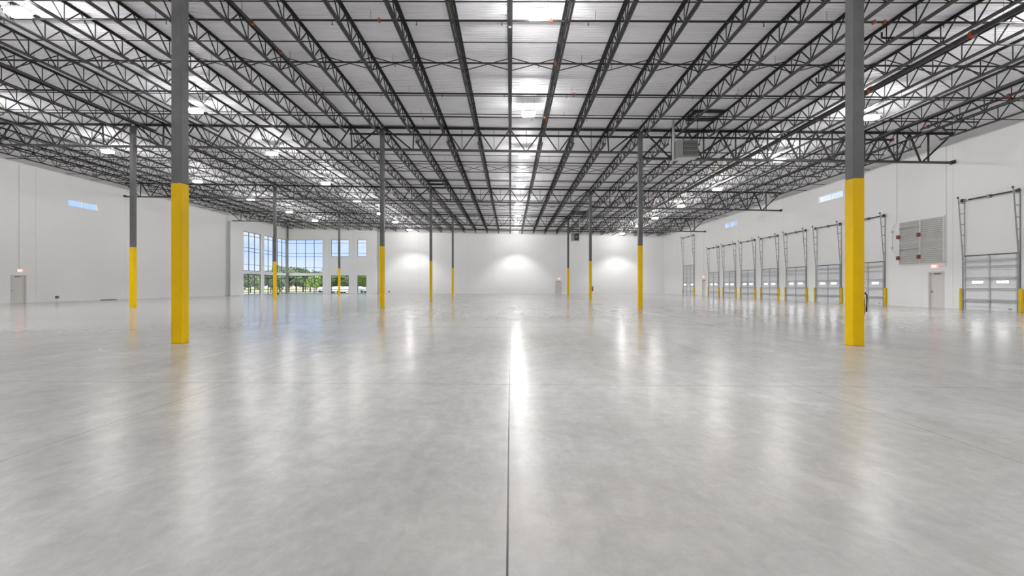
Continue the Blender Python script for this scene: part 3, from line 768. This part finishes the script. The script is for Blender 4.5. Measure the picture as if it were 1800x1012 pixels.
b = MB(); b.bar((-0.15, 0, 1.022), (0.02, 0, 1.50), 0.05, 0.05); b.bar((0.36, 0, 1.022), (0.14, 0, 1.50), 0.06, 0.06); b.bar((-0.3, 0, 1.53), (1.35, 0, 1.50), 0.06, 0.06)
b.tube((-0.3, 0, 1.53), (-0.3, 0, 2.2), 0.012, 6); b.tube((1.3, 0, 1.50), (1.3, 0, 2.2), 0.012, 6)
b.build('hanger_frame', M['steel'], e)
b = MB(); b.tube((-0.66, 0.12, -0.1), (-0.66, 0.12, zdeck(hx - 0.66) - hz - 0.005), 0.07, 14); b.build('flue_pipe', M['galv'], e, smooth=True)
b = MB(); b.path([(0.30, 0.0, -0.08), (0.62, 0, -0.08), (0.66, 0, 0.0), (0.66, 0, 2.2)], 0.02, 8); b.build('gas_pipe', M['pipe'], e)
e = heater((8.66, 60.2, 7.42), 1.0, 0.75, 1.0, 'dark unit heater with a fan opening near the far wall', True)
b = MB(); b.tube((-0.3, 0, 1.0), (-0.3, 0, 3.5), 0.015, 6); b.tube((0.3, 0, 1.0), (0.3, 0, 3.5), 0.015, 6); b.build('hanger_rods', M['steel'], e)
b = MB(); b.path([(0.30, 0.0, -0.1), (0.58, 0, -0.1), (0.62, 0, 0), (0.62, 0, 3.4)], 0.03, 8); b.build('gas_pipe', M['galv'], e)
def roof_frame(x0, x1, y0, y1, label):
    e = thing('roof_opening_frame', label, 'roof frame', ((x0+x1)/2, (y0+y1)/2, zdeck((x0+x1)/2) - 0.03), group='roof opening frames')
    a, c = (x1-x0)/2, (y1-y0)/2
    b = MB(); b.box(-a, a, -c, -c + 0.12, -0.16, -0.01, shear=-SL); b.box(-a, a, c - 0.12, c, -0.16, -0.01, shear=-SL); b.box(-a, -a + 0.10, -c + 0.12, c - 0.12, -0.16, -0.01, shear=-SL); b.box(a - 0.10, a, -c + 0.12, c - 0.12, -0.16, -0.01, shear=-SL)
    b.build('frame', M['steel'], e)
roof_frame(9.98, 11.62, 24.45, 25.75, 'dark roof opening frame above the louvered heater')
roof_frame(-7.80, -6.05, 41.5, 43.0, 'dark roof opening frame over the middle column line')
roof_frame(8.02, 9.70, 57.6, 59.0, 'dark roof opening frame above the far fan heater')

# ------------------------------------------------------------------ extinguishers
def extinguisher(loc, label):
    e = thing('fire_extinguisher', label, 'fire extinguisher', loc, group='fire extinguishers')
    MB().lathe([(0.055, 0), (0.062, 0.01), (0.062, 0.34), (0.045, 0.39), (0.02, 0.41), (0.02, 0.43)], 20).build('cylinder', M['red'], e, smooth=True)
    b = MB(); b.box(-0.02, 0.02, -0.025, 0.025, 0.43, 0.46); b.bar((0, 0, 0.47), (0.10, 0, 0.52), 0.02, 0.012); b.bar((0, 0, 0.455), (0.09, 0, 0.455), 0.02, 0.012); b.build('valve_head', M['black'], e)
    pts = [(0, -0.01, 0.455), (0.05, -0.03, 0.49), (0.085, -0.04, 0.46), (0.09, -0.04, 0.36), (0.085, -0.03, 0.16)]
    MB().path(pts, 0.013, 8).tube((0.085, -0.03, 0.16), (0.085, -0.03, 0.06), 0.017, 8).build('hose', M['black'], e)
    MB().box(-0.066, 0.0665, -0.066, 0.066, 0.20, 0.225).build('strap', M['metal'], e)
    MB().box(-0.075, -0.0665, -0.03, 0.03, 0.02, 0.5).build('bracket', M['metal'], e)
    return e
extinguisher((COLX[2] + 0.206, ROWY[0] + 0.06, 0.71), 'red fire extinguisher hung on the near yellow column by the docks')
extinguisher((COLX[2] + 0.206, ROWY[2] + 0.03, 0.85), 'small dark fire extinguisher on the third column from front by docks')
x = extinguisher((COLX[0] - 0.206, ROWY[2] + 0.03, 0.85), 'small dark fire extinguisher on a column before the glazed corner'); x.rotation_euler = (0, 0, math.pi)

# ------------------------------------------------------------------ small things by the walls
def floor_outlet(loc, label, rz):
    e = thing('pedestal_outlet', label, 'outlet box', loc, rz, group='pedestal outlet boxes')
    MB().tube((0, 0, 0.012), (0, 0, 0.30), 0.018, 8).build('stem', M['galv'], e)
    MB().box(-0.11, 0.11, -0.09, 0.09, 0.30, 0.52).build('box', M['drum'], e, bevel=0.01)
    MB().lathe([(0.08, 0), (0.08, 0.01), (0.03, 0.015)], 14).build('base_plate', M['galv'], e)
    MB().box(-0.02, 0.09, -0.096, -0.0905, 0.34, 0.48).build('cover_plate', M['metal'], e)
floor_outlet((-38.9, 37.2, 0), 'dark box on a short stem by the wall opposite the docks', math.radians(60))
floor_outlet((-20.4, 74.6, 0), 'dark box on a short stem near the plain far wall', 0)
b = MB(); b.box(-0.25, 0.25, -0.65, 0.65, 0, 0.05); b.box(-0.22, 0.22, -0.61, 0.61, 0.05, 0.06)
tag(b.build('floor_mat', M['black'], loc=(-38.9, 42.15, 0)), 'small black mat lying flat along the wall opposite the docks', 'mat')

# ------------------------------------------------------------------ outside
g = MB(); g.quad((-400, 78.5, -0.25), (120, 78.5, -0.25), (120, 420, -0.25), (-400, 420, -0.25)); g.quad((-400, 20, -0.25), (-39.9, 20, -0.25), (-39.9, 78.5, -0.25), (-400, 78.5, -0.25))
tag(g.build('ground', M['lawn']), 'pale dry lawn outside the windows', 'ground', kind='structure')
p = MB(); p.quad((-110, 79, -0.24), (-20, 79, -0.24), (-20, 92, -0.24), (-110, 92, -0.24)); p.quad((-62, 92, -0.24), (-20, 92, -0.24), (-20, 112, -0.24), (-62, 112, -0.24))
tag(p.build('pavement', M['asphalt']), 'pale concrete parking outside the windows', 'pavement', kind='structure')
def crown(r, h, nleaf, seed, m, name='crown'):
    rnd = random.Random(seed); b = MB()
    clumps = [(rnd.gauss(0, r * 0.42), rnd.gauss(0, r * 0.42), h * (0.36 + 0.5 * rnd.random()), r * (0.32 + 0.26 * rnd.random())) for _ in range(16)]
    for _ in range(nleaf):
        cx, cy, cz, cr = rnd.choice(clumps)
        d = Vector((rnd.gauss(0, 1), rnd.gauss(0, 1), rnd.gauss(0, 1))).normalized() * cr * (0.55 + 0.5 * rnd.random())
        c = Vector((cx, cy, cz)) + d; a = Vector((rnd.gauss(0, 1), rnd.gauss(0, 1), rnd.gauss(0, 1))).normalized(); q = a.orthogonal().normalized(); s = 0.16 + 0.14 * rnd.random()
        b.quad(c + a * s, c + q * s * 0.6, c - a * s, c - q * s * 0.6)
    me = bpy.data.meshes.new(name); me.from_pydata(b.v, [], b.f); me.materials.append(m); return me
crowns = [crown(2.6, 6.0, 3200, 1, M['leaf']), crown(2.4, 5.4, 3000, 2, M['leaf2']), crown(2.9, 6.4, 3400, 3, M['leaf3'])]
kinds = ['dark green bushy tree', 'bright green round tree', 'grey-green loose tree']
def trunk_mesh():
    b = MB(); b.tube((0, 0, 0), (0.05, 0, 2.0), 0.16, 8, 0.11); b.tube((0.05, 0, 2.0), (0.4, 0.2, 3.8), 0.09, 7, 0.04); b.tube((0.05, 0, 1.9), (-0.5, 0.1, 3.6), 0.08, 7, 0.04); b.tube((0.05, 0, 2.0), (0.0, -0.4, 4.2), 0.08, 7, 0.03)
    me = bpy.data.meshes.new('trunk'); me.from_pydata(b.v, [], b.f); me.materials.append(M['bark']); return me
tm = trunk_mesh()
# (bearing as x/y, distance y, crown kind, scale, label)
trees = [(-0.640, 96, 0, 0.90), (-0.615, 102, 2, 0.85), (-0.592, 108, 1, 0.85), (-0.570, 112, 2, 0.95), (-0.545, 104, 0, 1.05), (-0.523, 116, 2, 1.1), (-0.503, 112, 0, 1.05), (-0.486, 126, 0, 1.2),
         (-0.470, 118, 2, 1.1), (-0.454, 124, 0, 1.15), (-0.440, 112, 1, 0.95), (-0.424, 122, 0, 1.2), (-0.408, 128, 2, 1.15), (-0.394, 118, 0, 1.0), (-0.380, 126, 0, 1.1), (-0.366, 130, 2, 1.1), (-0.352, 124, 0, 1.0), (-0.334, 116, 1, 1.0), (-0.318, 124, 0, 1.1), (-0.300, 126, 2, 1.1), (-0.66, 110, 0, 1.1)]
wherew = ['farthest from the glazed corner']
order = sorted(range(len(trees)), key=lambda i: trees[i][0])
for rank, i in enumerate(order):
    br_, yy, kd, sc = trees[i]
    e = thing('tree', '%s outside the glazing, %s along the tree line from the entrance side' % (kinds[kd], nth(rank + 1)), 'tree', (br_ * yy, yy, -0.25), random.uniform(0, 6.28), group='trees outside the windows')
    e.scale = (sc, sc, sc * random.uniform(0.82, 0.98))
    for nm, me in (('crown', crowns[kd]), ('trunk', tm)):
        o = bpy.data.objects.new(nm, me); C.objects.link(o); o.parent = e
def car(x, y, m, rz, label):
    e = thing('car', label, 'car', (x, y, -0.24), rz, group='parked cars outside')
    b = MB()
    prof = [(-2.2, 0.35), (-2.25, 0.75), (-2.1, 0.95), (-1.4, 1.0), (-0.9, 1.45), (0.7, 1.5), (1.35, 1.02), (2.1, 0.85), (2.25, 0.6), (2.2, 0.35)]
    n = len(b.v); k = len(prof)
    for s in (-0.88, 0.88):
        for (px, pz_) in prof: b.v.append((px, s * (0.86 if pz_ > 1.1 else 1.0), pz_))
    b.f.append(tuple(range(n, n + k))); b.f.append(tuple(reversed(range(n + k, n + 2 * k))))
    for i in range(k): j = (i + 1) % k; b.f.append((n + i, n + k + i, n + k + j, n + j))
    b.build('body', m, e, bevel=0.05)
    gl = MB()
    for s in (-1, 1):
        gl.quad((-1.2, s * 0.86, 1.05), (1.15, s * 0.86, 1.05), (0.65, s * 0.775, 1.42), (-0.85, s * 0.775, 1.40))
    gl.build('side_windows', M['carglass'], e)
    for sx in (-1.4, 1.4):
        for sy in (-0.85, 0.85): MB().tube((sx, sy - 0.1, 0.32), (sx, sy + 0.1, 0.32), 0.32, 16).build('wheel', M['tyre'], e)
car(-0.392 * 101, 101, M['carw'], 0.1, 'white car parked outside the square window')
car(-0.372 * 97, 97, M['carw'], 0.15, 'white car parked behind the column at the square window')
car(-0.345 * 103, 103, M['carg'], -0.1, 'grey car parked outside the narrow window')
car(-0.415 * 106, 106, M['carw'], 0.05, 'white car parked under the bright tree by the tall glazing')
e = thing('far_building', 'low pinkish building on the horizon beyond the trees', 'building', (-0.452 * 260, 260, -0.25))
MB().box(-12, 12, -6, 6, 0, 8.6).build('wall', M['brick'], e); b = MB(); b.box(-12.6, 12.6, -6.6, 6.6, 8.6, 9.6); b.build('roof', M['roofb'], e)
for i in range(5): MB().box(-10 + 4.4 * i, -7.6 + 4.4 * i, -6.06, -6.0, 4.8, 6.6).build('window', M['carglass'], e)

# ------------------------------------------------------------------ sky and sun
W = bpy.data.worlds.new('World'); bpy.context.scene.world = W; W.use_nodes = True
nt = W.node_tree; bg = nt.nodes['Background']
tc = nt.nodes.new('ShaderNodeTexCoord'); sep = nt.nodes.new('ShaderNodeSeparateXYZ'); nt.links.new(tc.outputs['Generated'], sep.inputs[0])
rp = nt.nodes.new('ShaderNodeValToRGB'); cr = rp.color_ramp
cr.elements[0].position = 0.0; cr.elements[0].color = (0.70, 0.73, 0.84, 1)
cr.elements[1].position = 0.5; cr.elements[1].color = (2.6, 2.7, 2.8, 1)
el = cr.elements.new(0.25); el.color = (0.5, 0.72, 1.2, 1)
el = cr.elements.new(0.06); el.color = (0.47, 0.585, 0.84, 1)
el = cr.elements.new(0.13); el.color = (0.36, 0.51, 0.86, 1)
nt.links.new(sep.outputs[2], rp.inputs['Fac'])
mp = nt.nodes.new('ShaderNodeMapping'); mp.inputs['Scale'].default_value = (1, 1, 3.2); nt.links.new(tc.outputs['Generated'], mp.inputs[0])
ns = nt.nodes.new('ShaderNodeTexNoise'); ns.inputs['Scale'].default_value = 6.5; ns.inputs['Detail'].default_value = 7; nt.links.new(mp.outputs[0], ns.inputs['Vector'])
r2 = nt.nodes.new('ShaderNodeValToRGB'); r2.color_ramp.elements[0].position = 0.47; r2.color_ramp.elements[1].position = 0.68; nt.links.new(ns.outputs['Fac'], r2.inputs['Fac'])
mx = nt.nodes.new('ShaderNodeMix'); mx.data_type = 'RGBA'; nt.links.new(r2.outputs['Color'], mx.inputs['Factor']); nt.links.new(rp.outputs['Color'], mx.inputs['A']); br2 = nt.nodes.new('ShaderNodeMapRange'); br2.inputs['From Min'].default_value = 0.2; br2.inputs['From Max'].default_value = 0.5; br2.inputs['To Min'].default_value = 0.72; br2.inputs['To Max'].default_value = 2.8; nt.links.new(sep.outputs[2], br2.inputs['Value']); nt.links.new(br2.outputs[0], mx.inputs['B'])
nt.links.new(mx.outputs['Result'], bg.inputs['Color']); bg.inputs['Strength'].default_value = 0.80
sd = bpy.data.lights.new('sun', 'SUN'); sd.energy = 1.8; sd.angle = 0.01; sd.color = (1, 0.97, 0.9)
so = bpy.data.objects.new('sun', sd); C.objects.link(so); so.rotation_euler = (math.radians(48), 0, 0)

# ------------------------------------------------------------------ camera
cd = bpy.data.cameras.new('camera'); co = bpy.data.objects.new('camera', cd); C.objects.link(co)
cd.sensor_fit = 'HORIZONTAL'; cd.sensor_width = 36.0; cd.lens = 785.0 / 1800.0 * 36.0
cd.shift_x = (900 - 873.8) / 1800.0; cd.shift_y = -(506 - 502.45) / 1800.0
cd.clip_end = 1000
co.location = (0, 0, HC); co.rotation_euler = (math.radians(90), 0, 0.0297)
sc = bpy.context.scene
sc.camera = co
sc.view_settings.view_transform = 'Standard'; sc.view_settings.look = 'None'; sc.view_settings.gamma = 1.0
sc.view_settings.use_curve_mapping = False
sc.view_settings.exposure = 0.9
sc.cycles.max_bounces = 10; sc.cycles.diffuse_bounces = 6; sc.cycles.glossy_bounces = 4; sc.cycles.transparent_max_bounces = 12
